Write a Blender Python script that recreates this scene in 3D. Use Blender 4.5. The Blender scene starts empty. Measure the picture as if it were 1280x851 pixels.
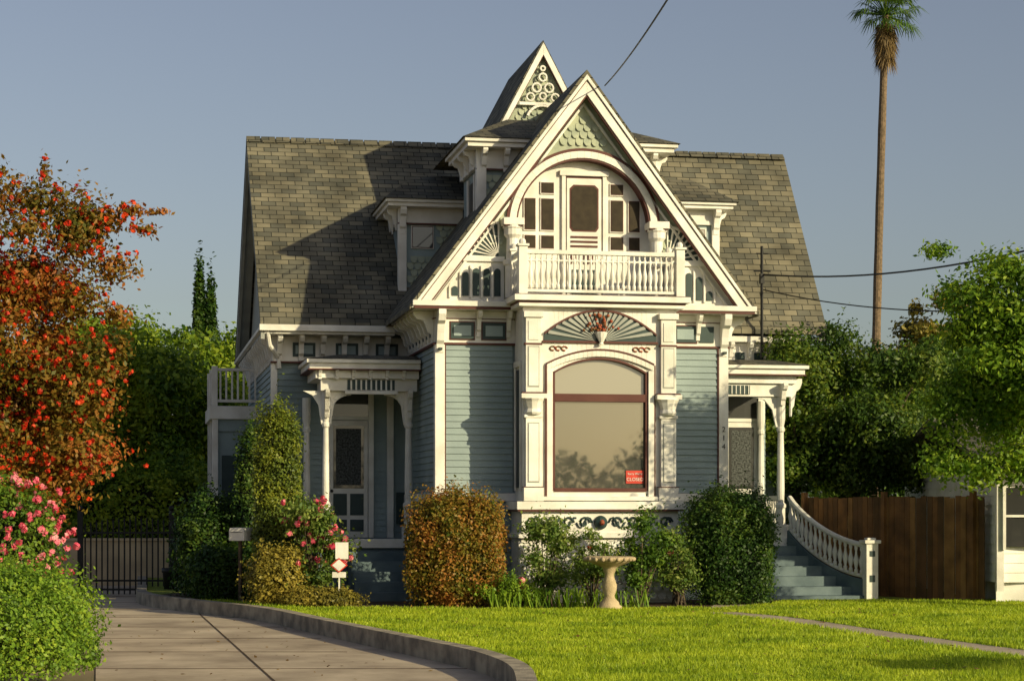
import bpy, bmesh, math, random
import numpy as np
from mathutils import Vector, Matrix
R=math.radians
rnd=random.Random(7)
sc=bpy.context.scene
sc.view_settings.view_transform='Standard'; sc.view_settings.look='None'; sc.view_settings.exposure=0
COL=sc.collection

# ---------------------------------------------------------------- materials
def nt(name):
    m=bpy.data.materials.new(name); m.use_nodes=True
    t=m.node_tree; b=t.nodes['Principled BSDF']; return m,t,b
def pm(name,c1,c2=None,scale=3,rough=.6,bump=0,bscale=25,spec=.3,metal=0,lo=.35,hi=.65):
    m,t,b=nt(name); N=t.nodes; L=t.links
    c2=c2 or tuple(x*.8 for x in c1)
    tc=N.new('ShaderNodeTexCoord'); no=N.new('ShaderNodeTexNoise'); no.inputs['Scale'].default_value=scale; no.inputs['Detail'].default_value=6
    L.new(tc.outputs['Object'],no.inputs['Vector'])
    r=N.new('ShaderNodeValToRGB'); r.color_ramp.elements[0].position=lo; r.color_ramp.elements[1].position=hi
    r.color_ramp.elements[0].color=(*c2,1); r.color_ramp.elements[1].color=(*c1,1)
    L.new(no.outputs['Fac'],r.inputs['Fac']); L.new(r.outputs['Color'],b.inputs['Base Color'])
    b.inputs['Roughness'].default_value=rough; b.inputs['Metallic'].default_value=metal
    b.inputs['Specular IOR Level'].default_value=spec
    if bump:
        n2=N.new('ShaderNodeTexNoise'); n2.inputs['Scale'].default_value=bscale; n2.inputs['Detail'].default_value=5
        L.new(tc.outputs['Object'],n2.inputs['Vector'])
        bp=N.new('ShaderNodeBump'); bp.inputs['Strength'].default_value=bump; bp.inputs['Distance'].default_value=.02
        L.new(n2.outputs['Fac'],bp.inputs['Height']); L.new(bp.outputs['Normal'],b.inputs['Normal'])
    return m
def roofmat(name,c1,c2,mort,bw=.28,bh=.15):
    m,t,b=nt(name); N=t.nodes; L=t.links
    uv=N.new('ShaderNodeUVMap'); br=N.new('ShaderNodeTexBrick')
    br.inputs['Scale'].default_value=1; br.inputs['Brick Width'].default_value=bw; br.inputs['Row Height'].default_value=bh
    br.inputs['Mortar Size'].default_value=.008; br.inputs['Color1'].default_value=(*c1,1); br.inputs['Color2'].default_value=(*c2,1); br.inputs['Mortar'].default_value=(*mort,1)
    L.new(uv.outputs['UV'],br.inputs['Vector'])
    no=N.new('ShaderNodeTexNoise'); no.inputs['Scale'].default_value=1.3; no.inputs['Detail'].default_value=8; L.new(uv.outputs['UV'],no.inputs['Vector'])
    mr=N.new('ShaderNodeMapRange'); mr.inputs['From Min'].default_value=.3; mr.inputs['From Max'].default_value=.7; mr.inputs['To Min'].default_value=.6; mr.inputs['To Max'].default_value=1.35
    L.new(no.outputs['Fac'],mr.inputs['Value'])
    mx=N.new('ShaderNodeVectorMath'); mx.operation='SCALE'; L.new(br.outputs['Color'],mx.inputs[0]); L.new(mr.outputs['Result'],mx.inputs['Scale'])
    L.new(mx.outputs['Vector'],b.inputs['Base Color'])
    sp=N.new('ShaderNodeSeparateXYZ'); L.new(uv.outputs['UV'],sp.inputs[0])
    d=N.new('ShaderNodeMath'); d.operation='DIVIDE'; d.inputs[1].default_value=bh; L.new(sp.outputs['Y'],d.inputs[0])
    f=N.new('ShaderNodeMath'); f.operation='FRACT'; L.new(d.outputs[0],f.inputs[0])
    s=N.new('ShaderNodeMath'); s.operation='SUBTRACT'; s.inputs[0].default_value=1; L.new(f.outputs[0],s.inputs[1])
    s2=N.new('ShaderNodeMath'); s2.operation='MULTIPLY_ADD'; s2.inputs[1].default_value=-.6; L.new(br.outputs['Fac'],s2.inputs[0]); L.new(s.outputs[0],s2.inputs[2])
    bp=N.new('ShaderNodeBump'); bp.inputs['Strength'].default_value=.9; bp.inputs['Distance'].default_value=.02
    L.new(s2.outputs[0],bp.inputs['Height']); L.new(bp.outputs['Normal'],b.inputs['Normal'])
    b.inputs['Roughness'].default_value=.9; b.inputs['Specular IOR Level'].default_value=.15
    return m
def leafmat(name,dark,mid,light,trans=.35,scale=1.2):
    m,t,b=nt(name); N=t.nodes; L=t.links
    g=N.new('ShaderNodeNewGeometry'); r=N.new('ShaderNodeValToRGB')
    e=r.color_ramp.elements; e[0].color=(*dark,1); e[0].position=.1; e[1].color=(*light,1); e[1].position=.95
    k=e.new(.5); k.color=(*mid,1)
    tc=N.new('ShaderNodeTexCoord'); no=N.new('ShaderNodeTexNoise'); no.inputs['Scale'].default_value=scale; L.new(tc.outputs['Object'],no.inputs['Vector'])
    a=N.new('ShaderNodeMath'); a.operation='MULTIPLY_ADD'; a.inputs[1].default_value=.55; L.new(g.outputs['Random Per Island'],a.inputs[0])
    s=N.new('ShaderNodeMath'); s.operation='MULTIPLY_ADD'; s.inputs[1].default_value=1.4; s.inputs[2].default_value=-.48; L.new(no.outputs['Fac'],s.inputs[0])
    L.new(s.outputs[0],a.inputs[2]); L.new(a.outputs[0],r.inputs['Fac'])
    L.new(r.outputs['Color'],b.inputs['Base Color']); b.inputs['Roughness'].default_value=.5; b.inputs['Specular IOR Level'].default_value=.3
    tr=N.new('ShaderNodeBsdfTranslucent'); L.new(r.outputs['Color'],tr.inputs['Color'])
    mx=N.new('ShaderNodeMixShader'); mx.inputs[0].default_value=trans
    L.new(b.outputs[0],mx.inputs[1]); L.new(tr.outputs[0],mx.inputs[2]); L.new(mx.outputs[0],N['Material Output'].inputs['Surface'])
    return m
def glassmat(name,col,refl=.4,rough=.02,gc=(.9,.9,.9)):
    m,t,b=nt(name); N=t.nodes; L=t.links
    b.inputs['Base Color'].default_value=(*col,1); b.inputs['Roughness'].default_value=.4
    g=N.new('ShaderNodeBsdfGlossy'); g.inputs['Roughness'].default_value=rough; g.inputs['Color'].default_value=(*gc,1)
    mx=N.new('ShaderNodeMixShader'); mx.inputs[0].default_value=refl
    L.new(b.outputs[0],mx.inputs[1]); L.new(g.outputs[0],mx.inputs[2]); L.new(mx.outputs[0],N['Material Output'].inputs['Surface'])
    tc=N.new('ShaderNodeTexCoord'); no=N.new('ShaderNodeTexNoise'); no.inputs['Scale'].default_value=1.2
    bp=N.new('ShaderNodeBump'); bp.inputs['Strength'].default_value=.05; bp.inputs['Distance'].default_value=.02
    L.new(tc.outputs['Object'],no.inputs['Vector']); L.new(no.outputs['Fac'],bp.inputs['Height']); L.new(bp.outputs['Normal'],g.inputs['Normal'])
    return m
WHITE=pm('white_paint',(.81,.79,.74),(.64,.61,.55),2.5,.5,.15,40)
BLUE=pm('blue_siding',(.285,.355,.36),(.225,.285,.295),1.6,.6,.2,30)
SCAL=pm('scallop_shingle',(.42,.45,.33),(.29,.33,.26),5,.7,.3,30)
TEAL=pm('teal_steps',(.13,.18,.20),(.08,.12,.14),3,.6,.1)
DTEAL=pm('dark_teal',(.035,.06,.06),(.025,.045,.045),4,.5)
RED=pm('oxblood_trim',(.10,.03,.022),(.08,.02,.015),4,.5)
ROOF=roofmat('roof_shingle',(.185,.165,.115),(.085,.085,.070),(.025,.026,.022))
GRAYB=pm('gray_board',(.36,.37,.34),(.28,.29,.27),3,.7,.2)
GLASS=glassmat('window_glass',(.03,.03,.022),.19,.02,(1,.92,.72))
TRANS=glassmat('transom_glass',(.27,.25,.19),.10,.15)
DGL=glassmat('dark_glass',(.012,.012,.012),.06)
SCREEN=pm('screen_mesh',(.045,.034,.02),(.03,.022,.014),9,.8)
LACE=pm('lace_curtain',(.11,.12,.115),(.015,.015,.015),30,.8)
CONC=pm('concrete',(.46,.38,.29),(.34,.28,.20),1.2,.9,.4,40)
KERBM=pm('kerb_concrete',(.42,.36,.27),(.19,.165,.13),4,.9,.5,40)
STONE=pm('cast_stone',(.52,.41,.26),(.34,.26,.16),7,.8,.4,50)
SOIL=pm('mulch',(.10,.06,.035),(.045,.03,.018),9,1,1,25)
BLACK=pm('black_iron',(.012,.012,.012),None,5,.5)
BARK=pm('bark',(.12,.085,.055),(.06,.045,.03),9,.9,.8,18)
GREYWOOD=pm('palm_bark',(.20,.14,.09),(.11,.08,.05),9,.9,.8,12)
SIGNR=pm('sign_red',(.60,.05,.03),None,4,.5)
TERRA=pm('ornament_red',(.40,.06,.035),(.12,.09,.03),14,.6)

# ---------------------------------------------------------------- mesh builder
class MB:
    def __init__(s): s.V=[]; s.F=[]
    def add(s,v,f):
        o=len(s.V); s.V+= [tuple(p) for p in v]; s.F+=[tuple(i+o for i in q) for q in f]; return s
    def box(s,a,b,c,d,e,f):
        v=[(x,y,z) for x in(a,b) for y in(c,d) for z in(e,f)]
        return s.add(v,[(0,1,3,2),(4,6,7,5),(0,4,5,1),(2,3,7,6),(0,2,6,4),(1,5,7,3)])
    def prism(s,poly,vec):
        n=len(poly); p=[Vector(q) for q in poly]; w=Vector(vec)
        return s.add(p+[q+w for q in p],[tuple(range(n)),tuple(range(2*n-1,n-1,-1))]+[(i,i+n,(i+1)%n+n,(i+1)%n) for i in range(n)])
    def uz(s,poly,v0,v1): return s.prism([(u,v0,z) for u,z in poly],(0,v1-v0,0))
    def vz(s,poly,u0,u1): return s.prism([(u0,v,z) for v,z in poly],(u1-u0,0,0))
    def band(s,c1,c2,v0,v1):
        for i in range(len(c1)-1): s.uz([c1[i],c1[i+1],c2[i+1],c2[i]],v0,v1)
        return s
    def lathe(s,x,y,z0,prof,n=10,sc_=1):
        V=[];F=[]
        for r,z in prof:
            for i in range(n):
                a=2*math.pi*i/n; V.append((x+r*sc_*math.cos(a),y+r*sc_*math.sin(a),z0+z))
        for k in range(len(prof)-1):
            for i in range(n):
                j=(i+1)%n; F.append((k*n+i,k*n+j,k*n+n+j,k*n+n+i))
        F.append(tuple(range(n-1,-1,-1))); F.append(tuple((len(prof)-1)*n+i for i in range(n)))
        return s.add(V,F)
    def tube(s,pts,rad,n=7):
        pts=[Vector(p) for p in pts]
        if not hasattr(rad,'__len__'): rad=[rad]*len(pts)
        V=[];F=[]
        for k,p in enumerate(pts):
            d=(pts[min(k+1,len(pts)-1)]-pts[max(k-1,0)]).normalized()
            a=d.cross(Vector((0,0,1)));
            if a.length<.05: a=d.cross(Vector((0,1,0)))
            a.normalize(); b=d.cross(a)
            for i in range(n):
                t=2*math.pi*i/n; V.append(p+(a*math.cos(t)+b*math.sin(t))*rad[k])
        for k in range(len(pts)-1):
            for i in range(n):
                j=(i+1)%n; F.append((k*n+i,k*n+j,k*n+n+j,k*n+n+i))
        F.append(tuple(range(n-1,-1,-1))); F.append(tuple((len(pts)-1)*n+i for i in range(n)))
        return s.add(V,F)
    def slab(s,pts,th): return s.prism(pts,(0,0,-th))
    def ball(s,c,r,n=8,sz=1):
        prof=[(max(.001,r*math.sin(math.pi*k/n)),-r*sz*math.cos(math.pi*k/n)) for k in range(n+1)]
        return s.lathe(c[0],c[1],c[2],prof,n)
    def obj(s,name,mat,parent=None,smooth=False,bevel=0):
        me=bpy.data.meshes.new(name); me.from_pydata(s.V,[],s.F)
        bm=bmesh.new(); bm.from_mesh(me); bmesh.ops.recalc_face_normals(bm,faces=bm.faces); 
        uvl=bm.loops.layers.uv.new('UVMap')
        for f in bm.faces:
            n=f.normal; t=Vector((-n.y,n.x,0))
            t=Vector((1,0,0)) if t.length<.01 else t.normalized()
            b=n.cross(t)
            for l in f.loops: l[uvl].uv=(l.vert.co.dot(t),l.vert.co.dot(b))
            f.smooth=smooth
        bm.to_mesh(me); bm.free()
        me.materials.append(mat); o=bpy.data.objects.new(name,me); COL.objects.link(o)
        if parent: o.parent=parent
        if bevel:
            md=o.modifiers.new('b','BEVEL'); md.width=bevel; md.segments=1; md.limit_method='ANGLE'; md.angle_limit=R(50)
        return o
def empty(name,loc=(0,0,0),rz=0):
    e=bpy.data.objects.new(name,None); COL.objects.link(e); e.location=loc; e.rotation_euler=(0,0,rz); return e

# ================================================================= HOUSE
H=empty('victorian_house',(1.235,34.7,0),R(10.8))
W=MB(); BL=MB(); SC=MB(); RF=MB(); RD=MB(); DT=MB(); TL=MB(); GR=MB()
GL=MB(); TG=MB(); DG=MB(); SN=MB(); LC=MB(); FL=MB(); TE=MB(); BAL=MB(); CO=MB()

def clap(mb,p0,p1,n,z0,z1,ex=.112,lip=.022,fn=None):
    k=max(1,round((z1-z0)/ex)); h=(z1-z0)/k
    for i in range(k):
        a=z0+i*h; b=a+h
        q0,q1=(p0,p1) if not fn else fn((a+b)/2)
        mb.add([(q0[0]+n[0]*lip,q0[1]+n[1]*lip,a),(q1[0]+n[0]*lip,q1[1]+n[1]*lip,a),(q1[0],q1[1],b),(q0[0],q0[1],b),(q0[0],q0[1],a),(q1[0],q1[1],a)],[(0,1,2,3),(0,4,5,1)])
def scallops(mb,u0,u1,z0,z1,v,ok,tw=.14,rh=.125):
    row=0; z=z0
    while z<z1:
        u=u0+(tw/2 if row%2 else 0)
        while u<u1:
            if ok(u,z):
                P=[(u-tw/2+.004,v,z+rh*1.1)]
                for k in range(7):
                    a=math.pi+math.pi*k/6
                    P.append((u+math.cos(a)*(tw/2-.004),v-.02-.012*(1 if k in(2,3,4) else 0),z+.07+math.sin(a)*.07))
                P.append((u+tw/2-.004,v,z+rh*1.1)); mb.add(P,[tuple(range(len(P)))])
            u+=tw
        z+=rh; row+=1
def bracket(mb,u,v,zt,d,h,w,side='f'):
    P=[(0,0),(d,0),(d,-.12*h),(.82*d,-.27*h),(.5*d,-.34*h),(.36*d,-.55*h),(.30*d,-.72*h),(.12*d,-.8*h),(.10*d,-h),(0,-h)]
    if side=='f': mb.prism([(u-w/2,v-x,zt+z) for x,z in P],(w,0,0))
    elif side=='l': mb.prism([(u-x,v-w/2,zt+z) for x,z in P],(0,w,0))
    else: mb.prism([(u+x,v-w/2,zt+z) for x,z in P],(0,w,0))
COLP=[(.13,0),(.13,.12),(.10,.14),(.10,.55),(.12,.57),(.12,.62),(.075,.66),(.085,.9),(.075,1.5),(.065,1.95),(.09,1.98),(.09,2.03),(.07,2.06),(.10,2.2),(.10,2.6)]
BALP=[(.035,0),(.035,.08),(.02,.10),(.042,.2),(.046,.26),(.022,.36),(.018,.42),(.03,.46),(.03,.52)]
def arcuz(c,r,a0,a1,n=24): return [(c[0]+r*math.cos(R(a0+(a1-a0)*i/n)),c[1]+r*math.sin(R(a0+(a1-a0)*i/n))) for i in range(n+1)]

# --- bodies
BL.box(-2.54,2.54,.03,3.6,0,5.0)
BL.box(-5.08,2.54,3.61,11.5,0,4.9)
BL.box(2.55,5.7,5.12,11.5,0,5.05)
# --- front wing walls
clap(BL,(-2.45,0),(-1.25,0),(0,-1),1.87,4.42); clap(BL,(1.4,0),(2.45,0),(0,-1),1.87,4.42)
clap(BL,(-2.57,3.5),(-2.57,.0),(-1,0),1.05,4.42)
clap(BL,(-2.50,-.0),(2.50,-.0),(0,-1),.0,1.7,.2)
for s in(-1,1):
    W.box(s*2.52-.085,s*2.52+.085,-.045,.12,1.87,4.40)
    RD.box(s*2.425-.012,s*2.425+.012,-.035,.0,1.9,4.40)
W.box(-2.66,2.66,-.07,3.5,1.72,1.86)
W.box(-2.60,2.60,-.025,3.49,4.43,4.98)
RD.box(-2.63,2.63,-.045,3.4,4.40,4.435)
RD.box(-2.64,2.64,-.05,3.4,4.84,4.852)
for a,b in((-2.33,-1.93),(-1.78,-1.38),(1.62,2.02)):
    DT.box(a,b,-.05,-.02,4.50,4.78); RD.box(a-.02,b+.02,-.04,-.02,4.48,4.80)
    BL.box(a+.05,b-.05,-.062,-.04,4.55,4.73)
DT.box(2.08,2.34,-.05,-.02,4.5,4.78)
for u in(-2.52,2.52): bracket(W,u,-.03,4.98,.32,.72,.13); DT.box(u-.03,u+.03,-.14,-.045,4.30,4.34)
for u in(-1.85,-1.33,1.55,2.05): bracket(W,u,-.03,4.98,.24,.45,.07)
for v in np.arange(.15,3.3,.42): bracket(W,-2.6,float(v),4.98,.36,.5,.08,'l')
for v in np.arange(.36,3.3,.42): DT.box(-2.63,-2.60,float(v)-.1,float(v)+.1,4.55,4.75)
for v in np.arange(.15,2.2,.42): bracket(W,2.6,float(v),4.98,.36,.5,.08,'r')
W.box(-2.98,2.98,-.30,3.2,4.985,5.06)
W.box(-3.03,3.03,-.36,-.302,5.03,5.12)
RD.box(-3.00,3.00,-.335,-.30,4.985,5.028)

# --- front gable roof
AZ=9.08; SL=1.333
RO=.26
def wz(z): return (AZ-z)/SL
for s in(-1,1):
    RF.slab([(0,-.56+RO,AZ+.06),(s*3.08,-.56+RO,AZ+.06-3.08*SL),(s*3.08,7.4,AZ+.06-3.08*SL),(0,7.4,AZ+.06)],.08)
    W.uz([(0,AZ-.03),(s*3.04,AZ-.03-3.04*SL),(s*2.80,AZ-.03-3.04*SL),(0,AZ-.36)],-.545+RO,-.44+RO)
    RD.uz([(0,AZ-.36),(s*2.80,AZ-.03-3.04*SL),(s*2.77,AZ-.03-3.04*SL),(0,AZ-.40)],-.52+RO,-.44+RO)
    RD.uz([(0,AZ-.115),(s*2.98,AZ-.03-3.04*SL),(s*2.965,AZ-.03-3.04*SL),(0,AZ-.135)],-.552+RO,-.545+RO)
    W.uz([(0,AZ-.02),(s*3.05,AZ-.02-3.05*SL),(s*2.99,AZ-.02-3.05*SL),(0,AZ-.11)],-.575+RO,-.546+RO)
    W.prism([(0,-.44+RO,AZ-.06),(s*3.0,-.44+RO,AZ-.06-3.0*SL),(s*3.0,-.44+RO,AZ-.12-3.0*SL),(0,-.44+RO,AZ-.12)],(0,.20,0))
    W.uz([(0,AZ-.45),(s*2.7,AZ-.45-2.7*SL),(s*2.65,AZ-.45-2.7*SL),(0,AZ-.52)],-.06,.02)
AC=(0,6.46); AR=1.25
N=32; inn=arcuz(AC,AR,0,180,N); out=[]
for (x,z) in inn:
    dx,dz=(x-AC[0])/AR,(z-AC[1])/AR
    t=(AZ-.1-AC[1])/(dz+SL*abs(dx)); out.append((AC[0]+dx*t,AC[1]+dz*t))
SC.band(inn,out,0,.08)
for s in(-1,1): SC.uz([(s*AR,6.46),(s*wz(6.56),6.46),(s*wz(5.05),5.05),(s*AR,5.05)],0,.08)
def okg(u,z):
    z2=z+.08
    if z2>AZ-.50-abs(u)*SL-.08: return False
    if z2<6.46: return abs(u)>1.4
    return math.hypot(u,z-6.46)>1.40
scallops(SC,-2.1,2.1,6.0,8.7,-.003,okg)
W.band(arcuz(AC,1.20,0,180,N),arcuz(AC,1.32,0,180,N),-.07,.02)
RD.band(arcuz(AC,1.32,0,180,N),arcuz(AC,1.37,0,180,N),-.06,.02)
RD.band(arcuz(AC,1.17,0,180,N),arcuz(AC,1.20,0,180,N),-.05,.17)
RV=.18
W.uz([(-1.3,5.1)]+[(-x,z) for x,z in arcuz(AC,1.3,0,180,N)]+[(1.3,5.1)],RV,RV+.07)
W.box(-1.30,-1.22,.0,RV,5.1,6.46); W.box(1.22,1.30,.0,RV,5.1,6.46)
dc=.05
W.box(dc-.40,dc-.33,RV-.05,RV,5.2,7.38); W.box(dc+.33,dc+.40,RV-.05,RV,5.2,7.38); W.box(dc-.44,dc+.44,RV-.07,RV,7.38,7.47)
RD.box(dc-.33,dc+.33,RV-.015,RV,5.2,7.38)
W.box(dc-.31,dc+.31,RV-.035,RV-.015,5.22,7.34)
sd=[(dc-.23,6.5),(dc-.19,6.44),(dc+.19,6.44),(dc+.23,6.5),(dc+.23,7.14),(dc+.17,7.2),(dc-.17,7.2),(dc-.23,7.14)]
sdo=[(dc+(x-dc)*1.12,6.82+(z-6.82)*1.07) for x,z in sd]
RD.uz(sdo,RV-.042,RV-.035); SN.uz(sd,RV-.05,RV-.042)
for z in(6.30,6.22,6.14): RD.box(dc-.24,dc+.24,RV-.05,RV-.035,z,z+.035)
for k in range(7): RD.box(dc-.24+k*.075,dc-.215+k*.075,RV-.05,RV-.035,5.85,6.08)
DT.box(dc-.22,dc+.22,RV-.045,RV-.035,5.3,5.75)
def pane(u0,u1,v,z0,z1,f=.03,gl=None):
    W.box(u0-f,u1+f,v-.03,v,z0-f,z1+f); RD.box(u0-.012,u1+.012,v-.036,v-.03,z0-.012,z1+.012); (gl or SN).box(u0,u1,v-.042,v-.036,z0,z1)
for s in(-1,1):
    c=s*.62+.02
    pane(c-.10,c+.10,RV,7.08,7.24); pane(c-.10,c+.10,RV,6.44,6.96); pane(c-.10,c+.10,RV,6.12,6.32)
    c=s*.93+.02
    pane(c-.085,c+.085,RV,6.44,6.96); pane(c-.085,c+.085,RV,6.12,6.32)
    W.lathe(s*1.28,-.16,5.2,[(.13,0),(.13,.55),(.16,.57),(.16,.64),(.11,.67),(.10,1.02),(.15,1.08),(.15,1.18),(.17,1.2),(.17,1.26)],14)
    W.box(s*1.28-.18,s*1.28+.18,-.33,.02,6.44,6.56); RD.box(s*1.28-.16,s*1.28+.16,-.31,.0,6.42,6.4399)
    fc=(s*1.50,5.92); a0,a1=(90,180) if s<0 else (0,90)
    DT.uz([fc]+arcuz(fc,.58,a0,a1,12),-.03,-.003)
    W.band(arcuz(fc,.56,a0,a1,12),arcuz(fc,.61,a0,a1,12),-.06,-.003)
    for k in range(9):
        a=R(a0+(a1-a0)*k/8); d=Vector((math.cos(a),0,math.sin(a))); p=Vector((-d.z,0,d.x))
        b=Vector((fc[0],-.05,fc[1])); W.prism([b+d*.06-p*.005,b+d*.06+p*.005,b+d*.56+p*.018,b+d*.56-p*.018],(0,.03,0))
    ua,ub=sorted((s*1.40,s*2.36)); W.box(ua,ub,-.07,.0,5.83,5.92)
    W.uz([(s*1.4,5.83),(s*2.42,5.83),(s*2.85,5.14),(s*1.4,5.14)],-.02,-.003)
    for k in range(6):
        cu=s*(1.52+.185*k)
        if abs(cu)>2.45: continue
        zt=min(5.66,AZ-.62-SL*(abs(cu)+.06)-.02)
        if zt<5.3: continue
        DT.uz([(cu-.055,5.24),(cu+.055,5.24)]+arcuz((cu,zt),.055,0,180,8),-.045,-.019)
        W.box(cu+s*.0925-.018,cu+s*.0925+.018,-.06,-.02,5.2,min(5.8,zt+.1))

# --- bay
uc=.09; VF=-.9; HW=.80
def az(x,c=3.90,h=.24,w=.8): return c+h*(1-(x/w)**2)
W.box(uc-1.33,uc-HW,VF,VF+.1,1.72,4.98); W.box(uc+HW,uc+1.33,VF,VF+.1,1.72,4.98)
W.box(uc-HW,uc+HW,VF,VF+.1,1.72,1.90)
xs=[-HW+2*HW*i/20 for i in range(21)]
W.band([(uc+x,az(x)) for x in xs],[(uc+x,4.98) for x in xs],VF,VF+.1)
x2=[-.93+1.86*i/24 for i in range(25)]
W.band([(uc+x,az(x,3.92,.24,.93)) for x in x2],[(uc+x,az(x,4.02,.24,.93)) for x in x2],VF-.05,VF)
RD.band([(uc+x,az(x,4.02,.24,.93)) for x in x2],[(uc+x,az(x,4.05,.24,.93)) for x in x2],VF-.06,VF)
RD.band([(uc+x,az(x,3.87,.24,.8)) for x in xs],[(uc+x,az(x,3.905,.24,.8)) for x in xs],VF-.03,VF+.05)
for s in(-1,1):
    W.box(*sorted((uc+s*.83,uc+s*.93)),VF-.05,VF,1.80,3.93)
    RD.box(*sorted((uc+s*.93,uc+s*.955)),VF-.045,VF,1.80,4.02); RD.box(*sorted((uc+s*.785,uc+s*.83)),VF-.02,VF+.06,1.9,3.9)
RD.box(uc-.80,uc+.80,VF-.02,VF+.06,1.88,1.94)
RD.box(uc-.80,uc+.80,VF-.02,VF+.08,3.40,3.53)
GL.box(uc-.80,uc+.80,VF+.06,VF+.07,1.85,3.44)
TG.uz([(uc-.80,3.5),(uc+.80,3.5)]+[(uc-x,az(x)+.02) for x in xs],VF+.055,VF+.066)
W.box(uc-1.0,uc+1.0,VF-.09,VF,1.73,1.80)
for s in(-1,1):
    a=uc+s*1.30; W.box(*sorted((a,a-s*.06)),VF+.1,.0,1.72,4.98)
    DG.box(*sorted((a+s*.004,a+s*.02)),VF+.30,-.22,1.95,3.95)
    W.box(*sorted((a+s*.001,a+s*.04)),VF+.22,VF+.30,1.9,4.0); W.box(*sorted((a+s*.001,a+s*.04)),-.22,-.14,1.9,4.0); W.box(*sorted((a+s*.001,a+s*.05)),VF+.22,-.14,4.0,4.1)
    c=uc+s*1.17
    W.box(c-.17,c+.17,VF-.12,VF,1.72,1.95); W.box(c-.13,c+.13,VF-.09,VF,1.95,3.12)
    W.box(c-.085,c+.085,VF-.105,VF-.09,2.05,3.02); GR.box(c-.10,c+.10,VF-.094,VF-.09,2.03,3.04)
    W.box(c-.16,c+.16,VF-.11,VF,3.12,3.17); W.lathe(c,VF-.06,3.17,[(.12,0),(.15,.04),(.13,.1),(.17,.22),(.2,.27)],10)
    W.box(c-.22,c+.22,VF-.17,VF,3.44,3.52); RD.box(c-.20,c+.20,VF-.15,VF,3.52,3.545); RD.box(c-.18,c+.18,VF-.13,VF,1.952,1.965)
    W.box(c-.13,c+.13,VF-.09,VF,3.545,4.80); W.box(c-.085,c+.085,VF-.104,VF-.09,3.65,4.30); GR.box(c-.10,c+.10,VF-.094,VF-.09,3.63,4.32)
    W.box(c-.09,c+.09,VF-.104,VF-.09,4.42,4.74); W.box(c-.17,c+.17,VF-.13,VF,4.80,4.90); RD.box(c-.15,c+.15,VF-.10,VF,4.34,4.37)
    cx=uc+s*.74
    for q in range(3):
        TE.tube([(cx+s*(-.12+.1*q)+.05*math.cos(t),VF-.01,4.29+.035*math.sin(t)) for t in np.linspace(0,5,9)],.014,5)
fw=.97
def fz(x): return 4.52+.40*(1-(x/fw)**2)
fx=[-fw+2*fw*i/24 for i in range(25)]
DT.uz([(uc-fw,4.42),(uc+fw,4.42)]+[(uc-x,fz(x)) for x in fx],VF-.03,VF)
RD.band([(uc+x,fz(x)) for x in fx],[(uc+x,fz(x)+.035) for x in fx],VF-.06,VF)
RD.box(uc-fw-.03,uc+fw+.03,VF-.05,VF,4.385,4.42)
for k in range(-9,10):
    a=R(90+k*8.8); dx,dz=math.cos(a),math.sin(a)*.9
    t=.05
    while abs(dx*t)<fw and 4.40+dz*t<fz(dx*t)-.02 and t<1.2: t+=.01
    p=Vector((-dz,0,dx)).normalized(); b=Vector((uc,VF-.05,4.41)); d=Vector((dx,0,dz))
    GR.prism([b+d*.1-p*.004,b+d*.1+p*.004,b+d*t+p*.030,b+d*t-p*.030],(0,.02,0))
W.lathe(uc,VF-.08,4.36,[(.05,0),(.03,.03),(.08,.12),(.11,.2),(.09,.21)],10)
for q in range(40): TE.ball((uc+rnd.gauss(0,.12),VF-.09+rnd.uniform(-.03,.02),4.62+rnd.uniform(-.03,.26)),rnd.uniform(.018,.032),6)
W.box(uc-1.46,uc+1.46,VF-.14,.0,1.58,1.715); RD.box(uc-1.44,uc+1.44,VF-.12,.0,1.55,1.578)
W.box(uc-1.36,uc+1.36,VF-.02,.0,1.18,1.55)
W.box(uc-1.42,uc+1.42,VF-.07,.0,1.10,1.18)
scallops(W,uc-1.33,uc+1.36,.05,1.0,VF-.01,lambda u,z:True,.16,.14); W.box(uc-1.36,uc+1.36,VF+.012,.0,0,1.1)
OR=MB()
for s in(-1,1):
    for q in range(4):
        cx=uc+s*(.28+.28*q)
        OR.tube([(cx+.10*math.cos(t)*(1-t/9),VF-.035,1.36+.10*math.sin(t)*(1-t/9)) for t in np.linspace(0,7,14)],.02,5)
        OR.tube([(cx+s*(-.14+.28*t),VF-.035,1.36+.09*math.sin(t*6.28+q)) for t in np.linspace(0,1,8)],.016,5)
DT.ball((uc,VF-.03,1.36),.12,10); TE.ball((uc,VF-.13,1.36),.05,6)
W.box(uc-1.43,uc+1.43,VF-.16,-.05,4.98,5.04); RD.box(uc-1.45,uc+1.45,VF-.18,-.05,5.042,5.07); W.box(uc-1.52,uc+1.52,VF-.24,-.05,5.072,5.17); RD.box(uc-1.5,uc+1.5,VF-.22,-.05,5.171,5.182)
for u,v in((uc-1.36,VF-.1),(uc+1.36,VF-.1),(uc-1.36,-.3),(uc+1.36,-.3)):
    W.box(u-.075,u+.075,v-.075,v+.075,5.183,5.98); W.box(u-.1,u+.1,v-.1,v+.1,5.98,6.02); W.ball((u,v,6.06),.06,8)
W.box(uc-1.3,uc+1.3,VF-.13,VF-.07,5.22,5.27); W.box(uc-1.3,uc+1.3,VF-.14,VF-.05,5.86,5.93)
W.box(uc-1.3,uc+1.3,VF-.12,VF-.08,5.74,5.77)
for k in range(27):
    u=uc-1.22+k*2.44/26; BAL.lathe(u,VF-.1,5.27,BALP,7,.9); BAL.box(u-.012,u+.012,VF-.11,VF-.09,5.77,5.86)
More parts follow.
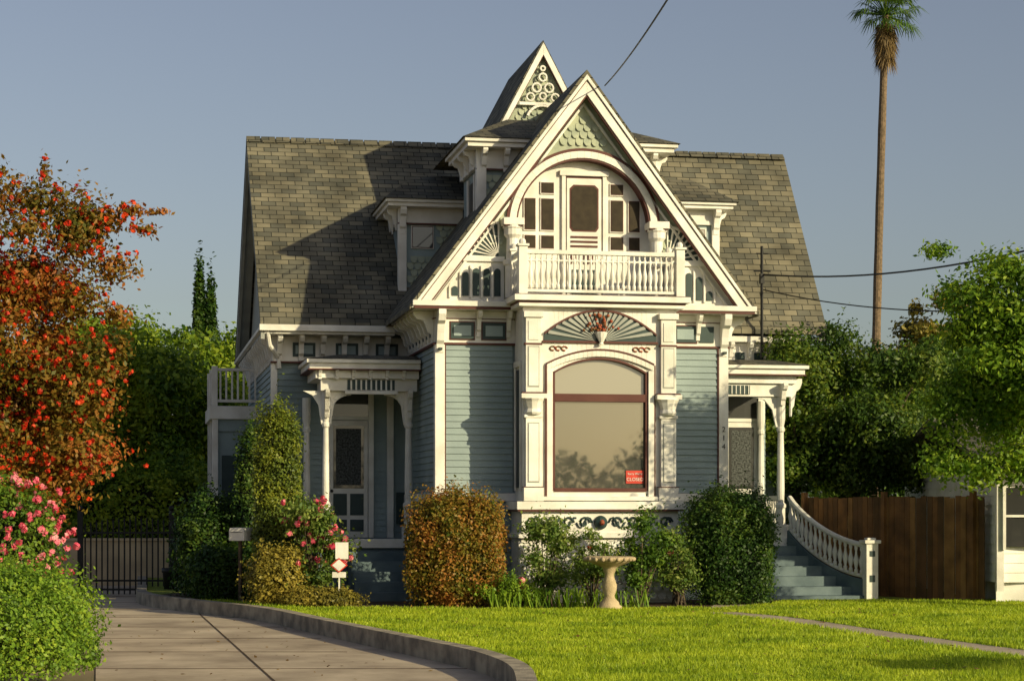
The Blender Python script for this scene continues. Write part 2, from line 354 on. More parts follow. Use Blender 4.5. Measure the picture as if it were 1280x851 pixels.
for s in(-1,1):
    u=uc+s*1.36; W.box(u-.03,u+.03,VF,-.35,5.22,5.27); W.box(u-.04,u+.04,VF,-.35,5.86,5.93)
    for k in range(5): BAL.lathe(u,VF+.08+k*.11,5.27,BALP,7)
FL.box(uc-1.0,uc+1.0,-.9,.15,5.185,5.2)

# --- main roof
RF.slab([(-5.38,2.95,5.02),(0,2.95,5.02),(0,7.5,9.2),(-5.38,7.5,9.2)],.1)
RF.slab([(0,4.75,5.2),(6.15,4.75,5.2),(6.15,7.5,9.2),(0,7.5,9.2)],.1)
RF.slab([(-5.38,12.05,5.02),(6.15,12.05,5.02),(6.15,7.5,9.2),(-5.38,7.5,9.2)],.1)
for k in range(38):
    u=-5.38+k*.3035
    RF.prism([(u,7.35,9.10),(u,7.5,9.235),(u,7.65,9.10)],(.28,0,.004))
GR.prism([(-5.06,3.3,4.9),(-5.06,7.5,8.95),(-5.06,11.7,4.9)],(.06,0,0)); GR.prism([(5.64,5.0,4.9),(5.64,7.5,8.95),(5.64,11.7,4.9)],(.06,0,0))
for (a,b) in(((2.98,4.90),(7.5,9.08)),((12.02,4.90),(7.5,9.08))):
    GR.vz([a,b,(b[0],b[1]-.22),(a[0],a[1]-.2)],-5.37,-5.30)
    GR.vz([a,b,(b[0],b[1]-.1),(a[0],a[1]-.1)],-5.29,-5.1)
W.vz([(4.8,5.1),(7.5,9.08),(7.5,8.86),(4.8,4.9)],6.08,6.14)
W.box(-5.34,-2.9,2.98,3.55,4.80,4.905); W.box(-5.40,-2.9,2.90,2.978,4.85,4.965); W.box(-5.40,-5.32,2.98,12.0,4.86,4.93); W.box(-5.31,-5.1,3.56,12.0,4.80,4.85)
W.box(-5.13,-2.6,3.46,3.60,4.33,4.795); W.box(-5.13,-5.08,3.61,11.5,4.33,4.795); RD.box(-5.16,-2.6,3.44,3.6,4.30,4.329)
for a in(-4.75,-3.95,-3.2): DT.box(a,a+.42,3.435,3.46,4.42,4.68); BL.box(a+.05,a+.37,3.42,3.434,4.47,4.63)
for u in np.arange(-5.0,-2.7,.4): bracket(W,float(u),3.46,4.80,.38,.46,.09)
for v in np.arange(3.7,11.4,.55): bracket(W,-5.13,float(v),4.80,.22,.5,.1,'l')
clap(BL,(-5.1,3.58),(-2.6,3.58),(0,-1),1.05,4.33); clap(BL,(-5.1,11.5),(-5.1,3.6),(-1,0),.6,4.33)
W.box(-5.15,-5.03,3.52,3.66,.6,4.33)
W.tube([(-5.25,3.0,4.84),(-5.2,3.15,4.6),(-5.02,3.45,4.4),(-5.0,3.48,4.2)],.045,8)
W.box(2.6,6.0,4.84,5.12,4.95,5.07); W.box(2.62,5.72,5.05,5.11,4.45,4.94); W.box(5.98,6.1,4.8,12,4.98,5.06)
for u in np.arange(3.0,5.8,.4): bracket(W,float(u),5.05,4.95,.2,.4,.08); DT.box(float(u)+.1,float(u)+.3,5.04,5.05,4.55,4.75)
clap(BL,(2.6,5.10),(5.7,5.10),(0,-1),.6,4.45)

# --- upper cross tower
TW=1.60; dz_=-.22
BL.box(-TW,TW,1.24,3.0,6.3,8.2+dz_)
for s in(-1,1):
    W.box(*sorted((s*(TW+.08),s*(TW-.10))),1.15,1.30,6.3,7.95+dz_)
    W.box(*sorted((s*(TW+.08),s*(TW+.005))),1.30,3.0,7.90+dz_,8.18+dz_)
    DG.box(*sorted((s*(TW+.02),s*(TW+.005))),1.7,2.3,6.9,7.5)
    W.box(*sorted((s*(TW+.05),s*(TW+.006))),1.6,1.7,6.8,7.6); W.box(*sorted((s*(TW+.05),s*(TW+.006))),2.3,2.4,6.8,7.6)
W.box(-TW-.08,TW+.08,1.17,1.235,7.85+dz_,8.2+dz_); W.box(-1.88,1.88,.90,3.05,8.2+dz_,8.28+dz_); W.box(-1.94,1.94,.84,3.1,8.282+dz_,8.345+dz_)
RD.box(-TW-.09,TW+.09,1.16,1.17,7.83+dz_,7.86+dz_)
for u in(-TW+.05,-1.15,1.15,TW-.05): bracket(W,u,1.17,8.2+dz_,.24,.40,.09)
for v in(1.4,2.0,2.6): bracket(W,-TW-.08,v,8.2+dz_,.2,.34,.08,'l'); bracket(W,TW+.08,v,8.2+dz_,.2,.34,.08,'r')
scallops(SC,-TW+.15,-.6,6.4,7.5,1.235,lambda u,z: z>AZ-abs(u)*SL-.2)
scallops(SC,.6,TW-.1,6.4,7.5,1.235,lambda u,z: z>AZ-abs(u)*SL-.2)
zz=8.35+dz_
E=[(-1.98,.80,zz),(1.98,.80,zz),(1.98,4.4,zz),(-1.98,4.4,zz)]; T=[(-.80,2.9,8.86),(.80,2.9,8.86),(.80,3.9,8.86),(-.80,3.9,8.86)]
RF.add(E+T,[(0,1,5,4),(1,2,6,5),(2,3,7,6),(3,0,4,7),(0,3,2,1)])
SC.box(-.72,.72,3.55,6.95,8.3,9.0)
SA=10.5; SS=1.9
for s in(-1,1):
    RF.slab([(0,3.42,SA),(s*.9,3.42,SA-.9*SS),(s*.9,7.0,SA-.9*SS),(0,7.0,SA)],.07)
    W.uz([(0,SA-.05),(s*.88,SA-.05-.88*SS),(s*.78,SA-.05-.88*SS),(0,SA-.28)],3.40,3.48)
    RD.uz([(0,SA-.28),(s*.78,SA-.05-.88*SS),(s*.765,SA-.05-.88*SS),(0,SA-.31)],3.42,3.47)
SC.uz([(0,SA-.1),(.85,SA-.1-.85*SS),(-.85,SA-.1-.85*SS)],3.56,3.64)
SC.uz([(0,SA-.1),(.85,SA-.1-.85*SS),(-.85,SA-.1-.85*SS)],6.8,6.9)
scallops(SC,-.7,.7,8.75,9.9,3.555,lambda u,z: z<SA-.5-abs(u)*SS,.12,.11)
for (cx,cz,r) in((0,9.80,.09),(-.12,9.60,.10),(.12,9.60,.10),(0,9.44,.08),(-.24,9.42,.09),(.24,9.42,.09),(0,9.97,.06)):
    W.band(arcuz((cx,cz),r-.035,0,360,14),arcuz((cx,cz),r,0,360,14),3.44,3.48)
W.box(-.46,.46,3.44,3.48,9.26,9.32); W.band(arcuz((0,8.95),.29,20,160,12),arcuz((0,8.95),.34,20,160,12),3.44,3.48)

# --- left dormer
DD=.10
BL.box(-2.76+DD,-1.2,3.79,6.2,5.2,7.28)
W.box(-2.84+DD,-2.68+DD,3.70,3.86,5.55,7.0); W.box(-2.83+DD,-2.765+DD,3.87,6.0,7.0,7.27); W.box(-2.84+DD,-1.5,3.71,3.785,7.0,7.28)
W.box(-3.06+DD,-1.4,3.46,6.3,7.28,7.35); W.box(-3.11+DD,-1.4,3.40,6.35,7.352,7.41); RD.box(-2.85+DD,-1.5,3.70,3.71,6.97,7.0)
bracket(W,-2.76+DD,3.71,7.28,.22,.5,.12); bracket(W,-2.84+DD,3.95,7.28,.18,.4,.1,'l'); bracket(W,-2.84+DD,4.5,7.28,.18,.4,.1,'l')
W.box(-2.68+DD,-1.6,3.72,3.785,5.5,5.62)
pane(-2.46,-2.08,3.785,6.55,6.93,.03,DG)
scallops(SC,-2.5,-1.5,5.62,6.9,3.78,lambda u,z: not(-2.58<u<-1.95 and z>6.35))
E=[(-3.15+DD,3.35,7.412),(-1.0,3.35,7.412),(-1.0,6.6,7.412),(-3.15+DD,6.6,7.412)]; T=[(-2.35,4.3,8.0),(-1.0,4.3,8.0),(-1.0,6.6,8.0),(-2.35,6.6,8.0)]
RF.add(E+T,[(0,1,5,4),(1,2,6,5),(2,3,7,6),(3,0,4,7),(4,5,6,7),(0,3,2,1)])
# --- right dormer
BL.box(2.6,4.08,5.74,7.6,6.2,7.70)
W.box(4.00,4.16,5.66,5.80,6.4,7.45); W.box(2.5,4.17,5.67,5.735,7.40,7.70); W.box(4.085,4.15,5.81,7.4,7.45,7.70)
W.box(2.4,4.38,5.42,7.6,7.70,7.77); W.box(2.3,4.43,5.36,7.6,7.772,7.83)
bracket(W,4.08,5.67,7.70,.22,.5,.12); bracket(W,4.16,5.9,7.7,.2,.45,.1,'r'); W.box(3.0,4.0,5.68,5.735,6.5,6.62)
pane(3.2,3.85,5.735,6.75,7.3,.04,TG)
E=[(2.2,5.31,7.832),(4.48,5.31,7.832),(4.48,7.7,7.832),(2.2,7.7,7.832)]; T=[(2.2,6.2,8.4),(3.7,6.2,8.4),(3.7,7.7,8.4),(2.2,7.7,8.4)]
RF.add(E+T,[(0,1,5,4),(1,2,6,5),(2,3,7,6),(3,0,4,7),(4,5,6,7),(0,3,2,1)])

# --- left porch
def porch(ul,ur,vf,vb,fl,zt,colu,colv,side):
    FL.box(ul+.1,ur-.02,vf+.15,vb,fl-.06,fl); W.box(ul+.08,ur-.02,vf+.12,vf+.149,fl-.16,fl+.004); W.box(ul+.08,ul+.1,vf+.15,vb,fl-.16,fl+.004)
    TL.box(ul+.14,ur-.02,vf+.2,vb,0,fl-.062)
    clap(TL,(ul+.14,vf+.2),(ur-.02,vf+.2),(0,-1),.0,fl-.16,.17,.02)
    W.box(ul+.22,ur-.03,vf+.22,vf+.40,zt-.52,zt-.30)
    W.box(ul,ur,vf,vb,zt-.14,zt-.04); W.box(ul-.05,ur-.001,vf-.05,vb,zt-.038,zt+.03); W.box(ul+.12,ur-.01,vf+.12,vb-.02,zt-.30,zt-.141)
    RD.box(ul-.02,ur,vf-.02,vb,zt-.162,zt-.1401)
    RF.add([(ul-.06,vf-.06,zt+.032),(ur,vf-.06,zt+.032),(ur,vb,zt+.032),(ul-.06,vb,zt+.032),(ul+.5,vf+.5,zt+.14),(ur,vf+.5,zt+.14),(ur,vb,zt+.2),(ul+.5,vb,zt+.2)],[(0,1,5,4),(3,0,4,7),(4,5,6,7),(0,3,2,1),(1,2,6,5)])
    for u in colu:
        W.lathe(u,colv,fl,[(r*.85,z*(zt-.52-fl)/2.6) for r,z in COLP],12)
        W.box(u-.11,u+.11,colv-.11,colv+.11,fl,fl+.25)
porch(-4.60,-2.61,1.65,3.45,1.05,4.22,(-4.27,-2.78),2.0,0)
W.box(-4.30,-4.20,2.1,3.4,3.70,3.92)
for k in range(9): W.box(-3.85+k*.09,-3.82+k*.09,1.83,1.865,3.70,3.90)
DT.box(-3.9,-3.05,1.85,1.868,3.72,3.90)
W.box(-3.95,-3.0,1.80,1.866,3.64,3.70)
W.band(arcuz((-3.82,3.25),.38,90,180,10),arcuz((-3.82,3.25),.46,90,180,10),1.97,2.03)
W.band(arcuz((-3.22,3.25),.38,0,90,10),arcuz((-3.22,3.25),.46,0,90,10),1.97,2.03)
for s,c in((1,-4.27),(-1,-2.78),(-1,-4.27)): 
    bracket(W,c,1.9,3.72,.22,.5,.08); 
    W.uz([(c,3.7),(c+s*.42,3.7),(c+s*.25,3.62),(c+s*.14,3.45),(c+s*.09,3.1),(c,3.1)],1.98,2.02)
for u in np.arange(-4.4,-2.7,.3): bracket(W,float(u),1.77,4.08,.12,.18,.06)
W.lathe(-4.50,3.38,1.05,[(r*.8,z) for r,z in COLP],10)
def door(u0,u1,v,z0,zt,lace):
    W.box(u0-.1,u0,v-.06,v,z0,zt+.5); W.box(u1,u1+.1,v-.06,v,z0,zt+.5); W.box(u0-.14,u1+.14,v-.08,v,zt+.5,zt+.6)
    W.box(u0,u1,v-.045,v,zt,zt+.07); DG.box(u0,u1,v-.03,v-.01,zt+.07,zt+.5)
    W.box(u0+.01,u1-.01,v-.04,v-.005,z0,zt-.01)
    m=z0+(zt-z0)*.42
    DG.box(u0+.09,u1-.09,v-.05,v-.04,m,zt-.1)
    if lace: LC.box(u0+.14,u1-.14,v-.053,v-.05,m+.06,zt-.16)
    w=(u1-u0-.24)/2
    for a in(0,1):
        x=u0+.09+a*(w+.06)
        DT.box(x,x+w,v-.05,v-.04,z0+.12,z0+.34); DT.box(x,x+w,v-.05,v-.04,z0+.42,m-.1)
    CO.ball((u0+.06,v-.07,m-.05),.03,8)
door(-4.08,-3.33,3.555,1.05,3.25,True)
W.box(-2.98,-2.86,3.45,3.56,1.05,4.3); DT.box(-2.80,-2.63,3.52,3.56,1.3,1.9)
for k in range(5): TL.box(-3.9,-2.75,1.75-.28*(k+1),1.79-.28*k,0,1.0-.17*(k+1))
# --- right entry + porch
BL.box(2.56,4.28,3.05,5.1,0,4.35); W.box(2.58,4.36,2.98,5.05,4.2,4.4)
clap(BL,(2.6,3.04),(4.28,3.04),(0,-1),1.05,4.2)
door(3.45,4.12,3.02,1.05,3.25,True)
FL.box(2.62,4.35,1.5,3.0,.99,1.05); TL.box(2.62,4.3,1.55,3.0,0,.988); W.box(2.62,4.38,1.45,1.5,.9,1.054)
W.box(2.62,4.50,1.35,3.3,4.06,4.16); W.box(2.62,4.56,1.29,3.32,4.162,4.23); W.box(2.62,4.38,1.48,3.2,3.9,4.058); RD.box(2.62,4.52,1.33,3.3,4.038,4.0601)
RF.add([(2.62,1.27,4.232),(4.58,1.27,4.232),(4.58,3.4,4.232),(2.62,3.4,4.232),(2.62,1.9,4.36),(4.1,1.9,4.36),(4.1,3.4,4.36),(2.62,3.4,4.36)],[(0,1,5,4),(1,2,6,5),(4,5,6,7),(2,3,7,6),(3,0,4,7)])
W.box(2.66,4.3,1.55,1.68,3.66,3.898); DT.box(2.9,3.5,1.53,1.549,3.70,3.86)
for k in range(8): W.box(2.9+k*.08,2.92+k*.08,1.515,1.53,3.7,3.86)
W.lathe(4.12,1.62,1.05,[(r*.85,z) for r,z in COLP],12); W.box(4.0,4.24,1.5,1.74,1.05,1.3); W.lathe(4.15,2.9,1.05,[(r*.8,z) for r,z in COLP],10)
W.uz([(4.12,3.66),(3.55,3.66),(3.8,3.6),(3.95,3.42),(4.02,3.1),(4.12,3.1)],1.60,1.64)
bracket(W,4.12,1.5,3.9,.2,.4,.09); bracket(W,4.3,1.62,4.0,.22,.7,.09,'r')
W.box(4.10,4.16,1.75,2.9,1.75,1.83); W.box(4.1,4.16,1.75,2.9,1.18,1.24)
for k in range(8): BAL.lathe(4.13,1.85+k*.13,1.24,BALP,7)
def path(t): return 4.22+.92*t**1.25, 1.42-1.70*t
def railz(t): return 1.80-.86*(1-(1-t)**1.7)
for k in range(6):
    t=(k+1)/6; u,v=path(t)
    TL.box(2.75,u-.03,v,1.46,0,max(.06,1.05-.175*(k+.8)))
ts=[i/14 for i in range(15)]
W.tube([(*path(t),railz(t)) for t in ts],.05,8); W.tube([(*path(t),railz(t)-.55) for t in ts],.035,8)
for i in range(14):
    (a,b),(c,d)=path(ts[i]),path(ts[i+1]); za,zb=railz(ts[i])-.6,railz(ts[i+1])-.6
    TL.prism([(a,b,0),(c,d,0),(c,d,max(.05,zb)),(a,b,za)],(-.05,-.02,0))
for i in range(17):
    t=(i+.5)/17; u,v=path(t); z=railz(t)-.54; BAL.lathe(u,v,z,[(r*1.1,q*.98) for r,q in BALP],8)
u,v=path(1.0); W.box(u-.11,u+.11,v-.11,v+.11,0,.98); W.box(u-.15,u+.15,v-.15,v+.15,.98,1.04); W.box(u-.08,u+.08,v-.08,v+.08,1.04,1.08)
DT.box(u-.05,u+.05,v-.118,v-.11,.3,.42); DT.box(u-.05,u+.05,v-.118,v-.11,.75,.85)
# --- side rear porch
W.box(-6.1,-5.1,8.0,10.6,3.45,3.72); BL.box(-6.0,-5.12,8.1,10.5,3.2,3.449)
for v in(8.1,9.3,10.5):
    W.box(-6.05,-5.93,v-.06,v+.06,0,3.45); W.box(-6.06,-5.94,v-.06,v+.06,3.72,4.55)
for z in(3.80,4.45): W.box(-6.03,-5.97,8.1,10.5,z,z+.06); W.box(-6.0,-5.12,8.07,8.13,z,z+.06)
for k in range(18): W.box(-6.015,-5.985,8.2+k*.13,8.24+k*.13,3.86,4.45)
for k in range(7): W.box(-5.9+k*.12,-5.86+k*.12,8.085,8.115,3.86,4.45)
BL.box(-5.98,-5.12,8.15,8.2,.3,3.2); DT.box(-5.85,-5.3,8.13,8.149,1.6,2.7)
# mast
CO.tube([(4.72,4.6,4.6),(4.72,4.6,6.85)],.03,8); CO.tube([(4.55,4.6,6.35),(4.9,4.6,6.35)],.015,6); CO.tube([(4.6,4.6,6.7),(4.85,4.6,6.7)],.015,6)
CO.box(4.68,4.76,4.55,4.65,6.1,6.3)
for mb,n,m,sm,bv in((W,'white_trim',WHITE,0,.006),(BL,'clapboard_walls',BLUE,0,0),(SC,'scalloped_shingles',SCAL,0,0),(RF,'shingle_roof',ROOF,0,0),(RD,'oxblood_trim_lines',RED,0,0),
    (DT,'dark_panels',DTEAL,0,0),(TL,'porch_steps',TEAL,0,0),(GR,'gray_panels',GRAYB,0,0),(GL,'picture_window_glass',GLASS,0,0),(TG,'transom_windows',TRANS,0,0),(DG,'door_and_side_glass',DGL,0,0),
    (SN,'balcony_door_screen',SCREEN,0,0),(LC,'lace_curtains',LACE,0,0),(FL,'porch_floors',TEAL,0,0),(TE,'painted_ornaments',TERRA,1,0),(OR,'painted_scrolls',DTEAL,1,0),(BAL,'turned_balusters',WHITE,1,0),(CO,'service_mast',BLACK,0,0)):
    mb.obj(n,m,H,bool(sm),bv)
def text(s,size,mat,parent,loc,rot,name):
    c=bpy.data.curves.new(name,'FONT'); c.body=s; c.size=size; c.extrude=.003; c.align_x='CENTER'; c.align_y='CENTER'
    o=bpy.data.objects.new(name,c); COL.objects.link(o); c.materials.append(mat); o.parent=parent; o.location=loc; o.rotation_euler=rot; return o
sg=MB(); sg.box(uc+.46,uc+.77,VF+.04,VF+.052,2.02,2.24); sg.obj('window_sign_board',SIGNR,H)
text('CLOSED',.08,WHITE,H,(uc+.615,VF+.035,2.09),(R(90),0,0),'window_sign_text'); text("Sorry We're",.05,WHITE,H,(uc+.615,VF+.035,2.185),(R(90),0,0),'window_sign_text_top')
for i,ch in enumerate('214'): text(ch,.13,BLACK,H,(2.52,-.05,2.98-.15*i),(R(90),0,0),'house_number_'+ch)

# ================================================================= GROUND
def sheet(name,pts,z,mat):
    mb=MB(); mb.add([(x,y,z) for x,y in pts],[tuple(range(len(pts)))]); return mb.obj(name,mat)
GRD=pm('dry_ground',(.26,.19,.11),(.14,.13,.06),.4,1,.5,8)
sheet('ground',[(-600,-600),(600,-600),(600,600),(-600,600)],-.19,GRD)
kerb=[(-9.2,50),(-7.4,40.5),(-6.79,36.9),(-5.4,34.3),(-3.81,31.8),(-2.7,28.6),(-1.65,25.8),(-.9,23.8),(-.36,22.4),(-.05,21.2),(.13,20.2),(.21,19),(.22,16),(.22,6)]
def chaikin(p,n=2):
    for _ in range(n):
        q=[p[0]]
        for a,b in zip(p,p[1:]): q+=[(a[0]*.75+b[0]*.25,a[1]*.75+b[1]*.25),(a[0]*.25+b[0]*.75,a[1]*.25+b[1]*.75)]
        p=q+[p[-1]]
    return p
kerb=chaikin(kerb)
LAWN=pm('lawn_turf',(.24,.28,.03),(.14,.18,.02),1.5,1,.8,40)
lawnpts=kerb+[(30,6),(30,60),(-9,60)]
sheet('lawn',lawnpts,0,LAWN)
kb=MB()
for a,b in zip(kerb,kerb[1:]):
    d=Vector((b[0]-a[0],b[1]-a[1])).normalized(); n=Vector((d.y,-d.x))
    w=.17
    kb.prism([(a[0]+n.x*w,a[1]+n.y*w,-.185),(b[0]+n.x*w,b[1]+n.y*w,-.185),(b[0]-n.x*.02,b[1]-n.y*.02,-.185),(a[0]-n.x*.02,a[1]-n.y*.02,-.185)],(0,0,.225))
kb.obj('kerb',KERBM)
def drivemat():
    m,t,b=nt('driveway_concrete'); N_=t.nodes; L=t.links
    tc=N_.new('ShaderNodeTexCoord'); n1=N_.new('ShaderNodeTexNoise'); n1.inputs['Scale'].default_value=.7; n1.inputs['Detail'].default_value=9; n1.inputs['Roughness'].default_value=.65; L.new(tc.outputs['Object'],n1.inputs['Vector'])
    r=N_.new('ShaderNodeValToRGB'); r.color_ramp.elements[0].position=.35; r.color_ramp.elements[1].position=.65; r.color_ramp.elements[0].color=(.26,.20,.14,1); r.color_ramp.elements[1].color=(.54,.44,.32,1)
    L.new(n1.outputs['Fac'],r.inputs['Fac']); L.new(r.outputs['Color'],b.inputs['Base Color']); b.inputs['Roughness'].default_value=.9
    n2=N_.new('ShaderNodeTexNoise'); n2.inputs['Scale'].default_value=60; L.new(tc.outputs['Object'],n2.inputs['Vector'])
    bp=N_.new('ShaderNodeBump'); bp.inputs['Strength'].default_value=.4; bp.inputs['Distance'].default_value=.01; L.new(n2.outputs['Fac'],bp.inputs['Height']); L.new(bp.outputs['Normal'],b.inputs['Normal'])
    return m
DRV=drivemat()
sheet('driveway',[(-3.1,6),(-3.75,18),(-5.2,25),(-8.6,40),(-11,50)]+kerb,-.18,DRV)
jt=MB()
for y in np.arange(17,42,2.6):
    y=float(y); xl=-3.75-(y-18)*.22; jt.box(xl,min(.1,xl+5.0) if y<24 else xl+3.2,y,y+.03,-.179,-.176)
for y0 in np.arange(16,40,1):
    y0=float(y0); xl=-1.9-(y0-18)*.215
    jt.add([(xl,y0,-.175),(xl+.025,y0,-.175),(xl+.025-.215,y0+1,-.175),(xl-.215,y0+1,-.175)],[(0,1,2,3)])
jt.obj('driveway_joints',SOIL)
pth=chaikin([(2.9,30.6),(3.6,29.2),(4.4,25.4),(5.3,22.0),(6.6,18.5),(7.5,14)])
pw=MB()
for a,b in zip(pth,pth[1:]): pw.add([(a[0]-.0,a[1],.004),(a[0]+.55,a[1]+.25,.004),(b[0]+.55,b[1]+.25,.004),(b[0],b[1],.004)],[(0,1,2,3)])
pw.add([(2.9,30.6,.008),(3.45,30.2,.008),(4.2,32.2,.008),(6.6,34.1,.008),(6.6,35.0,.008),(3.4,33.4,.008)],[(0,1,2,3,4,5)])
pw.obj('garden_path',CONC)
bed=MB(); bed.add([(x,y,.003) for x,y in((-6.6,36.8),(-3.4,32.2),(-2.6,32.0),(.4,31.6),(3.3,31.9),(4.2,33.2),(5.2,36),(4,38),(-6,39))],[tuple(range(9))]); bed.obj('garden_bed',SOIL)
gw=MB(); gw.box(-11,-6.3,46.2,46.4,-.19,.85); gw.box(-11,-6.3,46.15,46.45,.85,.91); gw.obj('garden_wall',pm('stucco_sun_pale',(.60,.46,.28),(.42,.32,.20),1.5,.9,.3))  # stucco colour made paler to stand in for sunlight the house blocks

# ================================================================= FOLIAGE
def leafmesh(name,P,Nn,S,mat,parent,rs,aspect=.55):
    n=len(P); t=rs.normal(size=(n,3)); Nn=Nn/np.linalg.norm(Nn,axis=1,keepdims=True)
    t-= (t*Nn).sum(1,keepdims=True)*Nn; t/=np.linalg.norm(t,axis=1,keepdims=True); b=np.cross(Nn,t)
    S=S[:,None]
    V=np.stack([P-t*S*.5,P+b*S*aspect*.5+t*S*.05,P+t*S*.5,P-b*S*aspect*.5+t*S*.05],1).reshape(-1,3)
    me=bpy.data.meshes.new(name); me.vertices.add(4*n); me.vertices.foreach_set('co',V.astype(np.float32).ravel())
    me.loops.add(4*n); me.loops.foreach_set('vertex_index',np.arange(4*n,dtype=np.int32))
    me.polygons.add(n); me.polygons.foreach_set('loop_start',np.arange(0,4*n,4,dtype=np.int32)); me.polygons.foreach_set('loop_total',np.full(n,4,dtype=np.int32))
    me.update(calc_edges=True); me.materials.append(mat)
    o=bpy.data.objects.new(name,me); COL.objects.link(o); o.parent=parent; return o
def sample(clumps,n,rs,fill=.5,p=2,jit=.12,up=.4):
    C=np.array(clumps,float); w=(C[:,3]*C[:,4]*C[:,5])**(2/3); i=rs.choice(len(C),n,p=w/w.sum())
    d=rs.normal(size=(n,3)); d/=np.linalg.norm(d,axis=1,keepdims=True)
    dd=d/((np.abs(d)**p).sum(1,keepdims=True))**(1/p)
    r=(fill+(1-fill)*rs.random(n)**.6)*(1+jit*rs.normal(size=n))
    P=C[i,:3]+dd*r[:,None]*C[i,3:]
    Nn=d+.7*rs.normal(size=(n,3)); Nn[:,2]+=up
    return P,Nn
def crown(c,rad,k,cr,rs,low=-.7):
    out=[]
    while len(out)<k:
        d=rs.normal(size=3); d/=np.linalg.norm(d); r=.35+.6*rs.random()
        if d[2]<low: continue
        q=cr*(.5+rs.random()); out.append((c[0]+d[0]*r*rad[0],c[1]+d[1]*r*rad[1],c[2]+d[2]*r*rad[2],q*(.8+.5*rs.random()),q,q*(.6+.4*rs.random())))
    return out
def tree(name,base,c,rad,k,cr,n,ls,mat,seed,trunk=.15,low=-.7,fill=.45,bark=None,extra=None,jit=.22):
    rs=np.random.default_rng(seed); e=empty(name,(0,0,0)); cl=crown(c,rad,k,cr,rs,low)
    if extra: cl+=extra
    P,Nn=sample(cl,n,rs,fill,2,jit); P[:,2]=np.maximum(P[:,2],base[2]+.05)
    leafmesh('foliage',P,Nn,ls*(.6+.8*rs.random(n)),mat,e,rs)
    mb=MB(); b=Vector(base); top=Vector((c[0],c[1],c[2]-rad[2]*.3)); m=b.lerp(top,.5)+Vector((.1,0,0))
    mb.tube([b,m,top],[trunk,trunk*.75,trunk*.45],9)
    for q in cl[:16]:
        t=Vector(q[:3]); s=b.lerp(top,.55+.4*rs.random()); mb.tube([s,s.lerp(t,.5)+Vector((0,0,.1)),t],[trunk*.35,trunk*.2,.02],6)
    mb.obj('trunk_and_limbs',bark or BARK,e,True)
    return e,cl,rs
def bush(name,c,rad,n,ls,mat,seed,p=2.6,k=10,core=True,fill=.7,parent=None,jit=.08):
    rs=np.random.default_rng(seed); e=parent or empty(name)
    cl=[(c[0],c[1],c[2],*rad)]
    P,Nn=sample(cl,n,rs,fill,p,jit)
    # uneven growth: push the surface in and out with a low-frequency pattern
    q=P-np.array(c); wv=1+.055*(np.sin(q[:,0]*7.1/min(1,rad[0])+seed)+np.sin(q[:,2]*6.3/min(1,rad[2])+seed*2)*np.sin(q[:,1]*5.7+q[:,0]*4))
    P=np.array(c)+q*wv[:,None]
    if k:
        cl2=[]
        for _ in range(k):
            d=rs.normal(size=3); d/=np.linalg.norm(d); d[2]=abs(d[2])*.9; q=.25*min(rad)*(.7+.9*rs.random())
            dd=d/((np.abs(d)**p).sum())**(1/p); cl2.append((c[0]+dd[0]*rad[0]*.9,c[1]+dd[1]*rad[1]*.9,c[2]+dd[2]*rad[2]*.9,q,q,q*1.3))
        P2,N2=sample(cl2,n//5,rs,.1,2,.4); P=np.vstack([P,P2]); Nn=np.vstack([Nn,N2])
    ok=P[:,2]>.0; P=P[ok];Nn=Nn[ok]
    leafmesh('foliage',P,Nn,ls*(.6+.8*rs.random(len(P))),mat,e,rs)
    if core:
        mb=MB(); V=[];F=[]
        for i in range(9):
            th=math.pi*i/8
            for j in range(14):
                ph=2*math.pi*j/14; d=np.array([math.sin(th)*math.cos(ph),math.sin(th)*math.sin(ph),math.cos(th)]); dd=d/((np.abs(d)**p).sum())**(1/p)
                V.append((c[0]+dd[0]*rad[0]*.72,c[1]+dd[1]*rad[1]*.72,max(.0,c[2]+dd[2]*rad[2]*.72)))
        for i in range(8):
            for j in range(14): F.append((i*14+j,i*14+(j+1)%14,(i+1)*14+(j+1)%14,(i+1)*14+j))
        mb.add(V,F); mb.obj('dark_core',DARKL,e)  # added solid dark core, blocks see-through; inner shade put into its colour
    return e
def flowers(parent,pts,rs,mat,r=.05,per=12,name='blossoms'):
    P=np.repeat(np.array(pts),per,0); d=rs.normal(size=P.shape); d/=np.linalg.norm(d,axis=1,keepdims=True)
    leafmesh(name,P+d*r*.6*(.5+rs.random((len(P),1))),d+.3*rs.normal(size=P.shape),r*1.3*(.6+.7*rs.random(len(P))),mat,parent,rs,.9)
DARKL=pm('dark_core_fill',(.015,.02,.007),(.008,.010,.004),9,1)  # bush core colour: darkness between leaves painted in, no twigs modelled
G_hedge=leafmat('leaf_hedge',(.07,.14,.012),(.16,.28,.02),(.33,.43,.035),.35,2.2)
G_mid=leafmat('leaf_mid',(.03,.075,.01),(.09,.18,.018),(.22,.32,.03),.4)
G_lush=leafmat('leaf_lush',(.05,.12,.01),(.17,.30,.02),(.38,.47,.035),.45,1.6)
G_lush2=leafmat('leaf_back',(.04,.10,.01),(.18,.28,.02),(.40,.45,.03),.45,.7)
G_dark=leafmat('leaf_dark',(.014,.04,.008),(.04,.095,.014),(.12,.18,.022),.35,1.6)
G_dkm=leafmat('leaf_olive',(.02,.05,.008),(.065,.125,.014),(.20,.25,.025),.38,1.3)
G_redtree=leafmat('leaf_bronze',(.09,.10,.012),(.25,.15,.02),(.46,.14,.03),.4,1.0)
G_copper=leafmat('leaf_copper',(.08,.12,.012),(.24,.17,.022),(.48,.18,.04),.35,2.4)
G_cyp=leafmat('leaf_cypress',(.05,.085,.012),(.13,.17,.018),(.26,.27,.025),.2,2.5)
